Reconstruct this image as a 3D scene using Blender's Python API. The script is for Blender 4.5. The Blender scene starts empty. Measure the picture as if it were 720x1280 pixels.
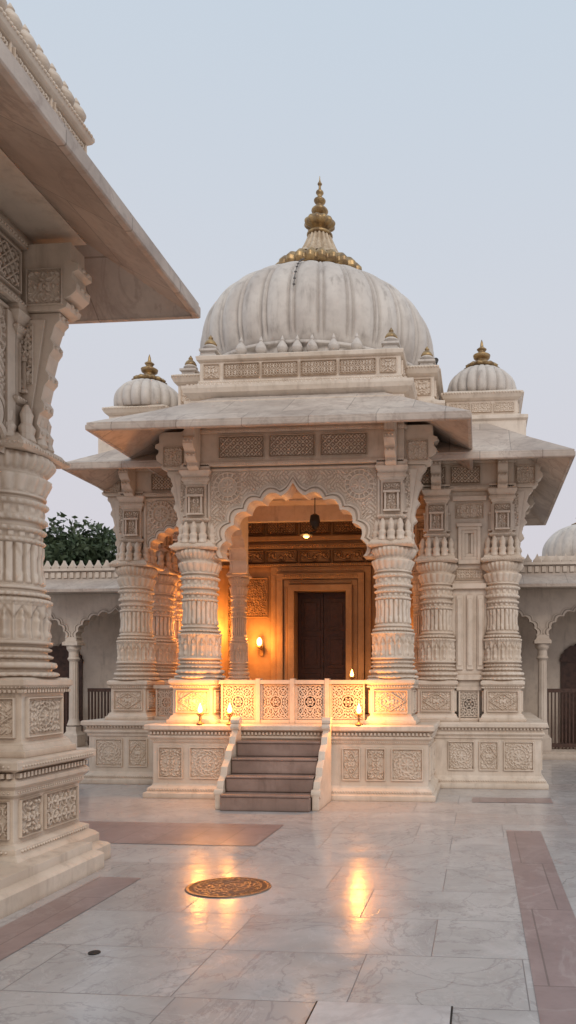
import bpy, math, random
import numpy as np
random.seed(3); rng=np.random.RandomState(5)
S=bpy.context.scene
S.view_settings.view_transform='Standard'; S.view_settings.look='None'; S.view_settings.exposure=0
pi=math.pi
# ------------------------------------------------------------ materials
def newmat(name):
    m=bpy.data.materials.new(name); m.use_nodes=True
    nt=m.node_tree; return m,nt,nt.nodes['Principled BSDF']
def N(nt,t,**k):
    n=nt.nodes.new(t)
    for a,b in k.items():
        if a in n.inputs: n.inputs[a].default_value=b
        else: setattr(n,a,b)
    return n
def mixc(nt,fac,a,b,blend='MIX'):
    n=nt.nodes.new('ShaderNodeMix'); n.data_type='RGBA'; n.blend_type=blend
    for s,v in ((n.inputs[0],fac),(n.inputs[6],a),(n.inputs[7],b)):
        if hasattr(v,'is_linked'): nt.links.new(v,s)
        else:
            s.default_value = v if not isinstance(v,tuple) else (*v,1) if len(v)==3 else v
    return n.outputs[2]
def ramp(nt,src,p0,p1,a=0.,b=1.):
    n=nt.nodes.new('ShaderNodeMapRange'); n.interpolation_type='SMOOTHSTEP'
    nt.links.new(src,n.inputs[0]); n.inputs[1].default_value=p0; n.inputs[2].default_value=p1
    n.inputs[3].default_value=a; n.inputs[4].default_value=b
    return n.outputs[0]
def noise(nt,vec,scale,detail=5,rough=.55,dist=0.,sc=None):
    if sc is not None:
        mp=nt.nodes.new('ShaderNodeMapping'); nt.links.new(vec,mp.inputs[0]); mp.inputs[3].default_value=sc; vec=mp.outputs[0]
    n=N(nt,'ShaderNodeTexNoise',Scale=scale,Detail=detail,Roughness=rough,Distortion=dist)
    nt.links.new(vec,n.inputs['Vector']); return n.outputs['Fac']
def mathn(nt,op,a,b=0.):
    n=nt.nodes.new('ShaderNodeMath'); n.operation=op
    for i,v in enumerate((a,b)):
        if hasattr(v,'is_linked'): nt.links.new(v,n.inputs[i])
        else: n.inputs[i].default_value=v
    return n.outputs[0]
def stone(name,c1,c2,crev,rough=.5,streak=.4,aod=.07,vein=.0,vc=(.2,.17,.16),bump=.25,seam=None,ao=True):
    m,nt,b=newmat(name)
    pos=N(nt,'ShaderNodeNewGeometry').outputs['Position']
    col=mixc(nt,ramp(nt,noise(nt,pos,1.3,6),.35,.68),c1,c2)
    col=mixc(nt,ramp(nt,noise(nt,pos,9,5,.6),.42,.75,0,.35),col,tuple(x*.72 for x in c2))
    st=noise(nt,pos,3.0,6,.65,0,(2.2,2.2,.35))
    col=mixc(nt,ramp(nt,st,.5,.78,0,streak),col,(crev[0]*.8,crev[1]*.8,crev[2]*.8))
    if vein>0:
        v=noise(nt,pos,1.1,8,.6,1.2)
        v=mathn(nt,'ABSOLUTE',mathn(nt,'SUBTRACT',v,.5))
        col=mixc(nt,ramp(nt,v,0,.028,vein,0),col,vc)
        col=mixc(nt,ramp(nt,noise(nt,pos,2.6,7,.65,.8),.48,.72,0,vein*1.2),col,tuple(x*.7 for x in c2))
    if seam:
        br=N(nt,'ShaderNodeTexBrick',Scale=1.0); br.offset=.5
        nt.links.new(pos,br.inputs['Vector'])
        br.inputs['Brick Width'].default_value=seam[0]; br.inputs['Row Height'].default_value=seam[1]
        br.inputs['Mortar Size'].default_value=.006
        col=mixc(nt,mathn(nt,'MULTIPLY',br.outputs['Fac'],.6),col,tuple(x*.6 for x in crev))
        tn=nt.nodes.new('ShaderNodeRGBToBW'); br.inputs['Color1'].default_value=(0,0,0,1); br.inputs['Color2'].default_value=(1,1,1,1)
        nt.links.new(br.outputs['Color'],tn.inputs[0])
        col=mixc(nt,ramp(nt,tn.outputs[0],0,1,0,.3),col,tuple(x*.65 for x in c2))
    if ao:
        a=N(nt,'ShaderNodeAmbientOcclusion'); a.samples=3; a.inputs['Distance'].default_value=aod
        col=mixc(nt,ramp(nt,a.outputs['AO'],.25,.9,.88,0),col,crev)  # AO darkening of recesses put into the base colour, in a dirt tone
    nt.links.new(col,b.inputs['Base Color'])
    b.inputs['Roughness'].default_value=rough
    n1=noise(nt,pos,28,6,.65); n2=noise(nt,pos,140,3,.6)
    h=mathn(nt,'ADD',n1,mathn(nt,'MULTIPLY',n2,.4))
    bp=N(nt,'ShaderNodeBump',Strength=bump,Distance=.012); nt.links.new(h,bp.inputs['Height'])
    nt.links.new(bp.outputs[0],b.inputs['Normal'])
    return m
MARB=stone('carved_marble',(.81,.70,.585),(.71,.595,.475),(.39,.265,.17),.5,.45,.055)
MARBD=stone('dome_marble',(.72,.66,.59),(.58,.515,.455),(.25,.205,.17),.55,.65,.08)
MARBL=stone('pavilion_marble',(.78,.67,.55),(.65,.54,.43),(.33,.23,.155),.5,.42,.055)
SLAB=stone('eave_slab_marble',(.67,.57,.48),(.50,.405,.335),(.24,.18,.14),.5,.5,.06,.4,(.3,.21,.17),.25,(.85,.85),False)
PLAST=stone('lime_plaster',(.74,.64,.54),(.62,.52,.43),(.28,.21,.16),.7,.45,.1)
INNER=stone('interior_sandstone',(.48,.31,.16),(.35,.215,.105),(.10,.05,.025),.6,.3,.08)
STEP=stone('stair_red_stone',(.42,.30,.25),(.27,.185,.15),(.10,.06,.045),.45,.6,.05)
BAND=stone('red_paving_stone',(.40,.295,.28),(.33,.235,.22),(.22,.16,.14),.3,.3,.02,.35,(.5,.42,.4),.08,(.36,1.3),False)
INSET=stone('pale_inset_slab',(.66,.63,.62),(.56,.53,.52),(.2,.18,.17),.25,.2,.02,.3,(.4,.36,.36),.06,None,False)
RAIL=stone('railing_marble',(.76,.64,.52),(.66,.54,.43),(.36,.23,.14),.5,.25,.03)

def gold(name,c1,c2,met,r=.42):
    m,nt,b=newmat(name)
    pos=N(nt,'ShaderNodeNewGeometry').outputs['Position']
    c=mixc(nt,ramp(nt,noise(nt,pos,9,5),.38,.65),c1,c2)
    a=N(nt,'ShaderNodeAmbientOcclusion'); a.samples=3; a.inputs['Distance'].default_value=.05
    c=mixc(nt,ramp(nt,a.outputs['AO'],.25,.9,.85,0),c,(.10,.06,.03))  # AO darkening of recesses mixed into the gilded colour as well
    nt.links.new(c,b.inputs['Base Color']); b.inputs['Metallic'].default_value=met; b.inputs['Roughness'].default_value=r
    return m
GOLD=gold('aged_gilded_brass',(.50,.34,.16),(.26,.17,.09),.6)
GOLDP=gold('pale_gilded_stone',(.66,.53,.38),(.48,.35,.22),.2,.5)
def simple(name,c,rough=.5,metal=0,em=None,es=0):
    m,nt,b=newmat(name); b.inputs['Base Color'].default_value=(*c,1); b.inputs['Roughness'].default_value=rough; b.inputs['Metallic'].default_value=metal
    if em: b.inputs['Emission Color'].default_value=(*em,1); b.inputs['Emission Strength'].default_value=es
    else:
        pos=N(nt,'ShaderNodeNewGeometry').outputs['Position']
        col=mixc(nt,ramp(nt,noise(nt,pos,12,5),.35,.7),c,tuple(x*.55 for x in c)); nt.links.new(col,b.inputs['Base Color'])
    return m
WOOD=simple('dark_door_wood',(.05,.02,.013),.5)
WOODR=simple('brown_gate_wood',(.10,.05,.035),.6)
DARK=simple('dark_iron',(.03,.028,.026),.5,.3)
CHAIN=simple('weathered_chain',(.17,.15,.14),.6,.3)
FLAME=simple('lamp_flame',(1,.5,.1),.5,0,(1,.47,.11),13)
GLOW=simple('lit_lamp_glass',(1,.7,.3),.5,0,(1,.55,.18),8)
GLOW2=simple('dim_lamp_glass',(1,.7,.3),.5,0,(1,.66,.3),2.0)
def flo():
    m,nt,b=newmat('polished_marble_paving')
    pos=N(nt,'ShaderNodeNewGeometry').outputs['Position']
    mp=nt.nodes.new('ShaderNodeMapping'); nt.links.new(pos,mp.inputs[0]); mp.inputs[1].default_value=(.28,.35,0)
    br=N(nt,'ShaderNodeTexBrick',Scale=1.0); nt.links.new(mp.outputs[0],br.inputs['Vector']); br.offset=.42
    br.squash=.72; br.squash_frequency=3; br.offset_frequency=2
    br.inputs['Brick Width'].default_value=1.25; br.inputs['Row Height'].default_value=.66; br.inputs['Mortar Size'].default_value=.004
    br.inputs['Mortar Smooth'].default_value=.3
    br.inputs['Color1'].default_value=(.0,.0,.0,1);br.inputs['Color2'].default_value=(1,1,1,1);br.inputs['Mortar'].default_value=(.5,.5,.5,1)
    tint=br.outputs['Color']; mort=br.outputs['Fac']
    off=nt.nodes.new('ShaderNodeVectorMath'); off.operation='MULTIPLY_ADD'
    nt.links.new(tint,off.inputs[0]); off.inputs[1].default_value=(7,5,3); nt.links.new(pos,off.inputs[2])
    P=off.outputs[0]
    cloud=ramp(nt,noise(nt,P,1.6,7,.6,.6),.3,.72)
    col=mixc(nt,cloud,(.60,.575,.56),(.43,.41,.40))
    tm=N(nt,'ShaderNodeRGBToBW'); nt.links.new(tint,tm.inputs[0])
    col=mixc(nt,ramp(nt,tm.outputs[0],.0,1.,0,.55),col,(.50,.47,.45))
    col=mixc(nt,ramp(nt,tm.outputs[0],.86,.9,0,.35),col,(.46,.38,.35))
    v=mathn(nt,'ABSOLUTE',mathn(nt,'SUBTRACT',noise(nt,P,.9,9,.62,1.6),.5))
    col=mixc(nt,ramp(nt,v,0,.020,.45,0),col,(.29,.265,.265))
    v2=mathn(nt,'ABSOLUTE',mathn(nt,'SUBTRACT',noise(nt,P,2.3,8,.6,1.2),.52))
    col=mixc(nt,ramp(nt,v2,0,.015,.35,0),col,(.66,.64,.63))
    v3=mathn(nt,'ABSOLUTE',mathn(nt,'SUBTRACT',noise(nt,P,3.1,8,.65,.8),.47))
    col=mixc(nt,ramp(nt,v3,0,.02,.25,0),col,(.35,.325,.32))
    ck=N(nt,'ShaderNodeTexVoronoi',Scale=.55); ck.feature='DISTANCE_TO_EDGE'
    wv=nt.nodes.new('ShaderNodeVectorMath'); wv.operation='ADD'; nt.links.new(pos,wv.inputs[0])
    nn=N(nt,'ShaderNodeTexNoise',Scale=2.5,Detail=6); nt.links.new(pos,nn.inputs['Vector']); sc_=nt.nodes.new('ShaderNodeVectorMath'); sc_.operation='SCALE'; nt.links.new(nn.outputs['Color'],sc_.inputs[0]); sc_.inputs['Scale'].default_value=.5
    nt.links.new(sc_.outputs[0],wv.inputs[1]); nt.links.new(wv.outputs[0],ck.inputs['Vector'])
    crk=mathn(nt,'MULTIPLY',ramp(nt,ck.outputs['Distance'],0,.006,1,0),ramp(nt,noise(nt,pos,.5,2),.45,.6))
    col=mixc(nt,mathn(nt,'MULTIPLY',crk,.5),col,(.2,.18,.175))
    dirt=noise(nt,pos,.7,6,.65)
    col=mixc(nt,ramp(nt,dirt,.48,.75,0,.35),col,(.36,.32,.30))
    sp=noise(nt,pos,45,4,.7)
    col=mixc(nt,ramp(nt,sp,.62,.75,0,.3),col,(.28,.25,.24))
    col=mixc(nt,mathn(nt,'MULTIPLY',mort,.8),col,(.18,.16,.155))
    nt.links.new(col,b.inputs['Base Color'])
    rr=ramp(nt,noise(nt,pos,2.2,6,.6),.3,.7,.13,.27)
    rr=mathn(nt,'ADD',rr,mathn(nt,'MULTIPLY',mort,.3)); nt.links.new(rr,b.inputs['Roughness'])
    b.inputs['IOR'].default_value=1.47
    h=mathn(nt,'SUBTRACT',mathn(nt,'MULTIPLY',noise(nt,pos,8,3,.5),.35),mathn(nt,'ADD',mathn(nt,'MULTIPLY',mort,.8),mathn(nt,'MULTIPLY',crk,.2)))
    bp=N(nt,'ShaderNodeBump',Strength=.22,Distance=.02); nt.links.new(h,bp.inputs['Height']); nt.links.new(bp.outputs[0],b.inputs['Normal'])
    return m
FLOOR=flo()
# ------------------------------------------------------------ mesh builder
class MB:
    def __init__(s): s.v=[];s.f=[];s.n=0
    def add(s,v,f):
        v=np.asarray(v,float).reshape(-1,3); n=s.n
        s.v.append(v); s.f.extend([tuple(int(i)+n for i in q) for q in f]); s.n+=len(v)
    def box(s,x0,x1,y0,y1,z0,z1):
        s.loft(x0,x1,y0,y1,[(0,z0),(0,z1)])
    def loft(s,x0,x1,y0,y1,prof,caps=True):
        V=[];F=[]
        for p in prof:
            if len(p)==2: ox=oy=p[0]; z=p[1]
            else: ox,oy,z=p
            V+=[(x0-ox,y0-oy,z),(x1+ox,y0-oy,z),(x1+ox,y1+oy,z),(x0-ox,y1+oy,z)]
        for i in range(len(prof)-1):
            for j in range(4):
                k=(j+1)%4; F.append((i*4+j,i*4+k,i*4+4+k,i*4+4+j))
        if caps:
            F.append((3,2,1,0)); n=len(prof)*4-4; F.append((n,n+1,n+2,n+3))
        s.add(V,F)
    def fbox(s,Fr,u0,u1,z0,z1,n0,n1):
        c=[(u0,z0,n1),(u1,z0,n1),(u1,z1,n1),(u0,z1,n1),(u0,z0,n0),(u1,z0,n0),(u1,z1,n0),(u0,z1,n0)]
        s.add(Fr(np.array(c)),[(0,1,2,3),(5,4,7,6),(1,5,6,2),(4,0,3,7),(3,2,6,7),(4,5,1,0)])
def Fr(o,kind):
    U,Nn={'-y':((1,0,0),(0,-1,0)),'+x':((0,1,0),(1,0,0)),'-x':((0,-1,0),(-1,0,0)),'+y':((-1,0,0),(0,1,0))}[kind]
    o=np.array(o,float);U=np.array(U,float);Nn=np.array(Nn,float);Z=np.array((0,0,1.))
    def f(a):
        a=np.asarray(a,float).reshape(-1,3)
        return o+a[:,0:1]*U+a[:,1:2]*Z+a[:,2:3]*Nn
    return f
def gf(nr,nc,wrap=False):
    F=[]
    for i in range(nr-1):
        for j in range(nc if wrap else nc-1):
            k=(j+1)%nc; F.append((i*nc+j,i*nc+k,(i+1)*nc+k,(i+1)*nc+j))
    return F
def lathe(mb,prof,seg=48,mod=None,c=(0,0,0),step=.02):
    R=[];Zs=[]
    for (r0,z0),(r1,z1) in zip(prof[:-1],prof[1:]):
        n=max(1,int(math.ceil(max(abs(z1-z0),abs(r1-r0))/step))) if step else 1
        for i in range(n): R.append(r0+(r1-r0)*i/n); Zs.append(z0+(z1-z0)*i/n)
    R.append(prof[-1][0]);Zs.append(prof[-1][1])
    R=np.array(R)[:,None];Zs=np.array(Zs)[:,None]
    th=(np.arange(seg)/seg*2*pi)[None,:]
    r=R*np.ones_like(th)
    if mod is not None: r=np.maximum(r+mod(th,Zs,R),0.0005)
    V=np.stack([c[0]+r*np.cos(th),c[1]+r*np.sin(th),c[2]+Zs*np.ones_like(th)],-1).reshape(-1,3)
    F=gf(len(R),seg,True); n=len(R)
    F.append(tuple(range(seg))[::-1]); F.append(tuple((n-1)*seg+j for j in range(seg)))
    mb.add(V,F)
def smooth_prof(pts,n=60):
    pts=np.array(pts,float); d=np.r_[0,np.cumsum(np.hypot(*np.diff(pts,axis=0).T))]
    t=np.linspace(0,d[-1],n); out=[]
    P=np.vstack([2*pts[0]-pts[1],pts,2*pts[-1]-pts[-2]])
    for tt in t:
        i=min(max(np.searchsorted(d,tt)-1,0),len(pts)-2); u=(tt-d[i])/(d[i+1]-d[i])
        p0,p1,p2,p3=P[i],P[i+1],P[i+2],P[i+3]
        out.append(tuple(.5*((2*p1)+(-p0+p2)*u+(2*p0-5*p1+4*p2-p3)*u*u+(-p0+3*p1-3*p2+p3)*u**3)))
    return out
def ss(a,b,x): t=np.clip((x-a)/(b-a),0,1); return t*t*(3-2*t)
def p_arab(x,y,w,h,k=66.):
    X=np.abs(x);Y=np.abs(y)
    v=np.sin(k*X+2.2*np.sin(k*.55*Y+.6))*np.cos(k*.9*Y+2.*np.sin(k*.5*X))
    return ss(-.12,.25,v)
def p_fine(x,y,w,h): return p_arab(x,y,w,h,88.)
def p_rosette(x,y,w,h):
    m=min(w,h)/2*.92; r=np.hypot(x,y)/m; th=np.arctan2(y,x)
    pet=ss(0,.14,.50*(.80+.20*np.cos(8*th))-r)*(.5+.5*np.abs(np.cos(4*th)))
    boss=ss(0,.08,.15-r); ring=ss(.06,.02,np.abs(r-.60)); ring2=ss(.06,.02,np.abs(r-.92))
    leaf=((r>.62)&(r<.9))*ss(-.1,.4,np.cos(14*th+2*np.sin(r*20)))
    a=p_fine(x,y,w,h)
    return np.maximum.reduce([pet*.95,boss,ring*.8,ring2*.85,leaf*.7,a*ss(.96,1.02,r)*.7])
def p_jali(x,y,w,h):
    c=.085; a=(x+y)/c*pi/1.2; b=(x-y)/c*pi/1.2
    l=np.minimum(np.abs(np.sin(a)),np.abs(np.sin(b)))
    d=ss(.42,.25,l); m=ss(.55,.75,np.abs(np.sin(a)*np.sin(b)))
    return np.maximum(d,m*.8)
def p_diam(x,y,w,h):
    q=np.abs(x)/(w/2)+np.abs(y)/(h/2)
    d1=ss(.08,.04,np.abs(q-.9)); a=p_fine(x,y,w,h)
    return np.maximum.reduce([d1,a*ss(.84,.78,q)*.8,ss(.22,.1,q),a*ss(.98,1.05,q)*.6])
def p_scroll(x,y,w,h):
    k=h*.9; u=x/k*pi; cy=.16*h*np.sin(u*1.0); d=np.abs(y-cy*1.6)
    stem=ss(.018,.008,d)
    ux=((x/k+.5)%1-.5)*k; sg=np.where(np.floor(x/k+.5)%2==0,1,-1); yy=y+sg*.12*h
    r=np.hypot(ux,yy); th=np.arctan2(yy,ux)
    fl=ss(0,.012,h*.26*(.75+.25*np.cos(6*th))-r); ri=ss(.012,.004,np.abs(r-h*.33))
    return np.maximum.reduce([stem*.8,fl,ri*.8])
def p_flower(x,y,w,h):
    c=h*.5; ux=((x/c)%1-.5)*c; uy=((y/c)%1-.5)*c; r=np.hypot(ux,uy);th=np.arctan2(uy,ux)
    return np.maximum(ss(0,.01,c*.42*(.7+.3*np.cos(4*th))-r)*(1-.6*ss(c*.1,c*.02,r)),ss(.008,.003,np.abs(r-c*.47))*.7)
def relief(mb,F,u0,u1,z0,z1,fn,depth=.022,n0=0.,res=.011,border=.03):
    w=u1-u0;h=z1-z0; nx=max(6,int(w/res));ny=max(6,int(h/res))
    u=np.linspace(u0,u1,nx)[None,:]*np.ones((ny,1)); z=np.linspace(z0,z1,ny)[:,None]*np.ones((1,nx))
    x=u-(u0+u1)/2;y=z-(z0+z1)/2
    e=np.minimum(w/2-np.abs(x),h/2-np.abs(y))
    H=fn(x,y,w-2*border,h-2*border)*depth
    H=np.where(e<border*.75,depth*1.15,np.where(e<border*1.25,depth*-.1,H))
    H=H+n0; H[0,:]=H[-1,:]=n0-.02; H[:,0]=H[:,-1]=n0-.02
    V=F(np.stack([u,z,H],-1).reshape(-1,3)); mb.add(V,gf(ny,nx))
def jali_mesh(mb,F,u0,u1,z0,z1,fn,res=.0068,n=0.,th=.035):
    w=u1-u0;h=z1-z0;nx=int(w/res);ny=int(h/res)
    xs=np.linspace(u0,u1,nx+1);zs=np.linspace(z0,z1,ny+1)
    cx=(xs[:-1]+xs[1:])/2;cz=(zs[:-1]+zs[1:])/2
    X,Z=np.meshgrid(cx-(u0+u1)/2,cz-(z0+z1)/2)
    K=fn(X,Z,w,h)>.45
    K|=(w/2-np.abs(X)<.016)|(h/2-np.abs(Z)<.016)
    vid={}
    V=[];Fc=[]
    def vi(i,j,s):
        k=(i,j,s)
        if k not in vid: vid[k]=len(V); V.append((xs[i],zs[j],n+(th/2 if s else -th/2)))
        return vid[k]
    for j in range(ny):
        for i in range(nx):
            if not K[j,i]: continue
            Fc.append((vi(i,j,1),vi(i+1,j,1),vi(i+1,j+1,1),vi(i,j+1,1)))
            Fc.append((vi(i,j,0),vi(i,j+1,0),vi(i+1,j+1,0),vi(i+1,j,0)))
            if i==0 or not K[j,i-1]: Fc.append((vi(i,j,0),vi(i,j,1),vi(i,j+1,1),vi(i,j+1,0)))
            if i==nx-1 or not K[j,i+1]: Fc.append((vi(i+1,j,1),vi(i+1,j,0),vi(i+1,j+1,0),vi(i+1,j+1,1)))
            if j==0 or not K[j-1,i]: Fc.append((vi(i,j,0),vi(i+1,j,0),vi(i+1,j,1),vi(i,j,1)))
            if j==ny-1 or not K[j+1,i]: Fc.append((vi(i,j+1,1),vi(i+1,j+1,1),vi(i+1,j+1,0),vi(i,j+1,0)))
    mb.add(F(np.array(V)),Fc)
def p_rail(x,y,w,h):
    k=82.; X=np.abs(x);Y=np.abs(y)
    v=np.sin(k*X+2.0*np.sin(k*.5*Y+.6))*np.cos(k*.9*Y+1.8*np.sin(k*.5*X))
    ar=np.abs(v)>.25
    K=ar.copy()
    for cx,cy,R in ((0,0,.085),(w*.27,h*.27,.06)):
        r=np.hypot(X-cx,Y-cy); t=np.arctan2(Y-cy,X-cx)
        K=np.where(r<R*1.18,(np.abs(r-R)<.0085)|(np.abs(r-R*.52-R*.14*np.cos(6*t))<.0075)|(r<R*.2)|((np.abs(np.sin(3*t))*r<.004)&(r<R)),K)
    K|=(np.abs(Y*w/h-X)<.006)&(np.hypot(X,Y)>.10)
    return K.astype(float)
def beads(mb,F,u0,u1,z,n,r,sp,sq=1.):
    k=max(1,int((u1-u0)/sp)); a=np.arange(6)/6*2*pi
    for i in range(k):
        u=u0+(i+.5)*(u1-u0)/k; V=[]
        for rr,nn in ((1,0),(.75,.66),):
            for t in a: V.append((u+r*rr*math.cos(t),z+r*sq*rr*math.sin(t),n+r*nn))
        V.append((u,z,n+r)); Fc=[(j,(j+1)%6,6+(j+1)%6,6+j) for j in range(6)]+[(6+j,6+(j+1)%6,12) for j in range(6)]
        mb.add(F(np.array(V)),Fc)
def dentils(mb,F,u0,u1,z0,z1,n0,n1,sp):
    k=max(1,int((u1-u0)/sp)); s=(u1-u0)/k
    for i in range(k): mb.fbox(F,u0+i*s+s*.22,u0+i*s+s*.78,z0,z1,n0,n1)
def extr(mb,F,poly,t):
    n=len(poly); V=[(a,b,-t/2) for a,b in poly]+[(a,b,t/2) for a,b in poly]
    mb.add(F(np.array(V)),[tuple(range(n))[::-1],tuple(range(n,2*n))]+[(i,(i+1)%n,n+(i+1)%n,n+i) for i in range(n)])
def arch_pts(a,rise,nf=5,b=.3):
    nodes=[]
    for i in range(nf+1):
        p=math.radians(i*(80/nf)); nodes.append((a*math.cos(p),rise*.84*math.sin(p)))
    out=[]
    for (x0,z0),(x1,z1) in zip(nodes[:-1],nodes[1:]):
        dx,dz=x1-x0,z1-z0;L=math.hypot(dx,dz);nx,nz=dz/L,-dx/L
        for k in range(8):
            s=k/8; q=math.sin(pi*s)**.8*b*L; out.append((x0+dx*s+nx*q,z0+dz*s+nz*q))
    x0,z0=nodes[-1]
    for k in range(9):
        s=k/8; out.append((x0*(1-s)**1.0*(1-.25*math.sin(pi*s)),z0+(rise-z0)*(s**1.6)+.02*math.sin(pi*s)))
    half=out
    return half+[(-x,z) for x,z in half[:-1][::-1]]
def arch_wall(mb,F,a,rise,zs,zt,wl,wr,th,trim=True,carve=0):
    P=arch_pts(a,rise); O=[]
    for x,z in P:
        z=max(z,0); L=math.hypot(x,z); dx,dz=x/L,z/L
        c=[]
        if dx>1e-6:c.append(wr/dx)
        if dx<-1e-6:c.append(-wl/dx)
        if dz>1e-6:c.append((zt-zs)/dz)
        t=min(c); O.append([dx*t,dz*t])
    for cx in (wr,-wl):
        i=min(range(len(O)),key=lambda i:(O[i][0]-cx)**2+(O[i][1]-(zt-zs))**2); O[i]=[cx,zt-zs]
    n=len(P);V=[]
    for nn in (th/2,-th/2):
        V+=[(x,zs+z,nn) for x,z in P]+[(x,zs+z,nn) for x,z in O]
    Fc=[]
    for i in range(n-1):
        Fc.append((i,n+i,n+i+1,i+1)); Fc.append((2*n+i,2*n+i+1,3*n+i+1,3*n+i))
        Fc.append((i,i+1,2*n+i+1,2*n+i)); 
    Fc.append((0,2*n,3*n,n)); Fc.append((n-1,2*n-1,4*n-1,3*n-1))
    mb.add(F(np.array(V)),Fc)
    if trim:
        for s0,s1,e in ((1.0,1.055,.028),(1.085,1.12,.016)):
            V=[]
            for x,z in P:
                V+=[(x*s0,zs+z*s0,th/2-.01),(x*s0,zs+z*s0,th/2+e),(x*s1,zs+z*s1,th/2+e),(x*s1,zs+z*s1,th/2-.01)]
            Fc=[]
            for i in range(n-1):
                for j in range(3): Fc.append((i*4+j,i*4+j+1,i*4+5+j,i*4+4+j))
            mb.add(F(np.array(V)),Fc)
    if carve:
        H=zt-zs; nx=int((wl+wr)/carve);ny=int(H/carve)
        X,Z=np.meshgrid(np.linspace(-wl+.02,wr-.02,nx),np.linspace(.02,H-.02,ny))
        pa=np.array(P); ang=np.arctan2(np.maximum(pa[:,1],0),pa[:,0]); o=np.argsort(ang)
        rad=np.interp(np.arctan2(Z,X),ang[o],np.hypot(pa[:,0],pa[:,1])[o]); q=np.hypot(X,Z)/rad
        XX=np.abs(X)
        cx,cz=wl-.30,H-.27; r=np.hypot(XX-cx,Z-cz); t=np.arctan2(Z-cz,XX-cx)
        ros=np.maximum.reduce([ss(0,.02,.10*(.8+.2*np.cos(8*t))-r)*(.5+.5*np.abs(np.cos(4*t))),ss(.014,.006,np.abs(r-.135)),ss(.014,.006,np.abs(r-.20)),((r>.145)&(r<.19))*ss(0,.3,np.cos(16*t))*.8])
        k=62.; sp=np.sin(k*(XX-.2*Z)+2.6*np.sin(k*.42*Z+1.0)+1.2*np.cos(k*.3*XX))*np.cos(k*.8*Z+2.2*np.sin(k*.45*XX))
        ar=ss(.0,.30,np.abs(sp)-.08)*ss(.20,.215,r)
        bd=((wl-XX<.05)|(H-Z<.05))
        Hh=np.where(bd,.016,np.maximum(ros*.020,ar*.012)); Hh=np.where((~bd)&((wl-XX<.065)|(H-Z<.065)),.001,Hh)
        Hh=Hh*ss(1.13,1.17,q)+th/2+.003
        Fa=[f for f in gf(ny,nx) if min(q.reshape(-1)[list(f)])>1.12]
        mb.add(F(np.stack([X,zs+Z,Hh],-1).reshape(-1,3)),Fa)
def tube(mb,p0,p1,r0,r1,seg=8):
    p0=np.array(p0,float);p1=np.array(p1,float);d=p1-p0;d/=np.linalg.norm(d)
    a=np.cross(d,(0,0,1) if abs(d[2])<.9 else (1,0,0));a/=np.linalg.norm(a);b=np.cross(d,a);V=[]
    for p,r in ((p0,r0),(p1,r1)):
        for j in range(seg):
            t=j/seg*2*pi; V.append(p+r*(a*math.cos(t)+b*math.sin(t)))
    mb.add(V,[(j,(j+1)%seg,seg+(j+1)%seg,seg+j) for j in range(seg)]+[tuple(range(seg))[::-1],tuple(range(seg,2*seg))])
def mesh_of(name,mb,mat,smooth=False):
    me=bpy.data.meshes.new(name)
    V=np.vstack(mb.v); me.from_pydata(V.tolist(),[],mb.f); me.materials.append(mat)
    me.update()
    if smooth: me.shade_smooth()
    return me
WP={}
def put(name,me,parent=None,loc=(0,0,0),bevel=0,rot=0,**props):
    if isinstance(me,tuple): me=mesh_of(name,*me)
    o=bpy.data.objects.new(name,me); bpy.context.collection.objects.link(o)
    base=WP.get(parent.name,(0,0,0)) if parent else (0,0,0)
    o.location=tuple(loc[i]-base[i] for i in range(3)); o.rotation_euler[2]=rot
    WP[o.name]=tuple(loc)
    if parent: o.parent=parent
    if bevel:
        b=o.modifiers.new('bevel','BEVEL'); b.width=bevel; b.segments=2; b.limit_method='ANGLE'; b.angle_limit=.6
    for k,v in props.items(): o[k]=v
    return o
def empty(name,loc,**props): return put(name,None,None,loc,**props)

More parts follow.
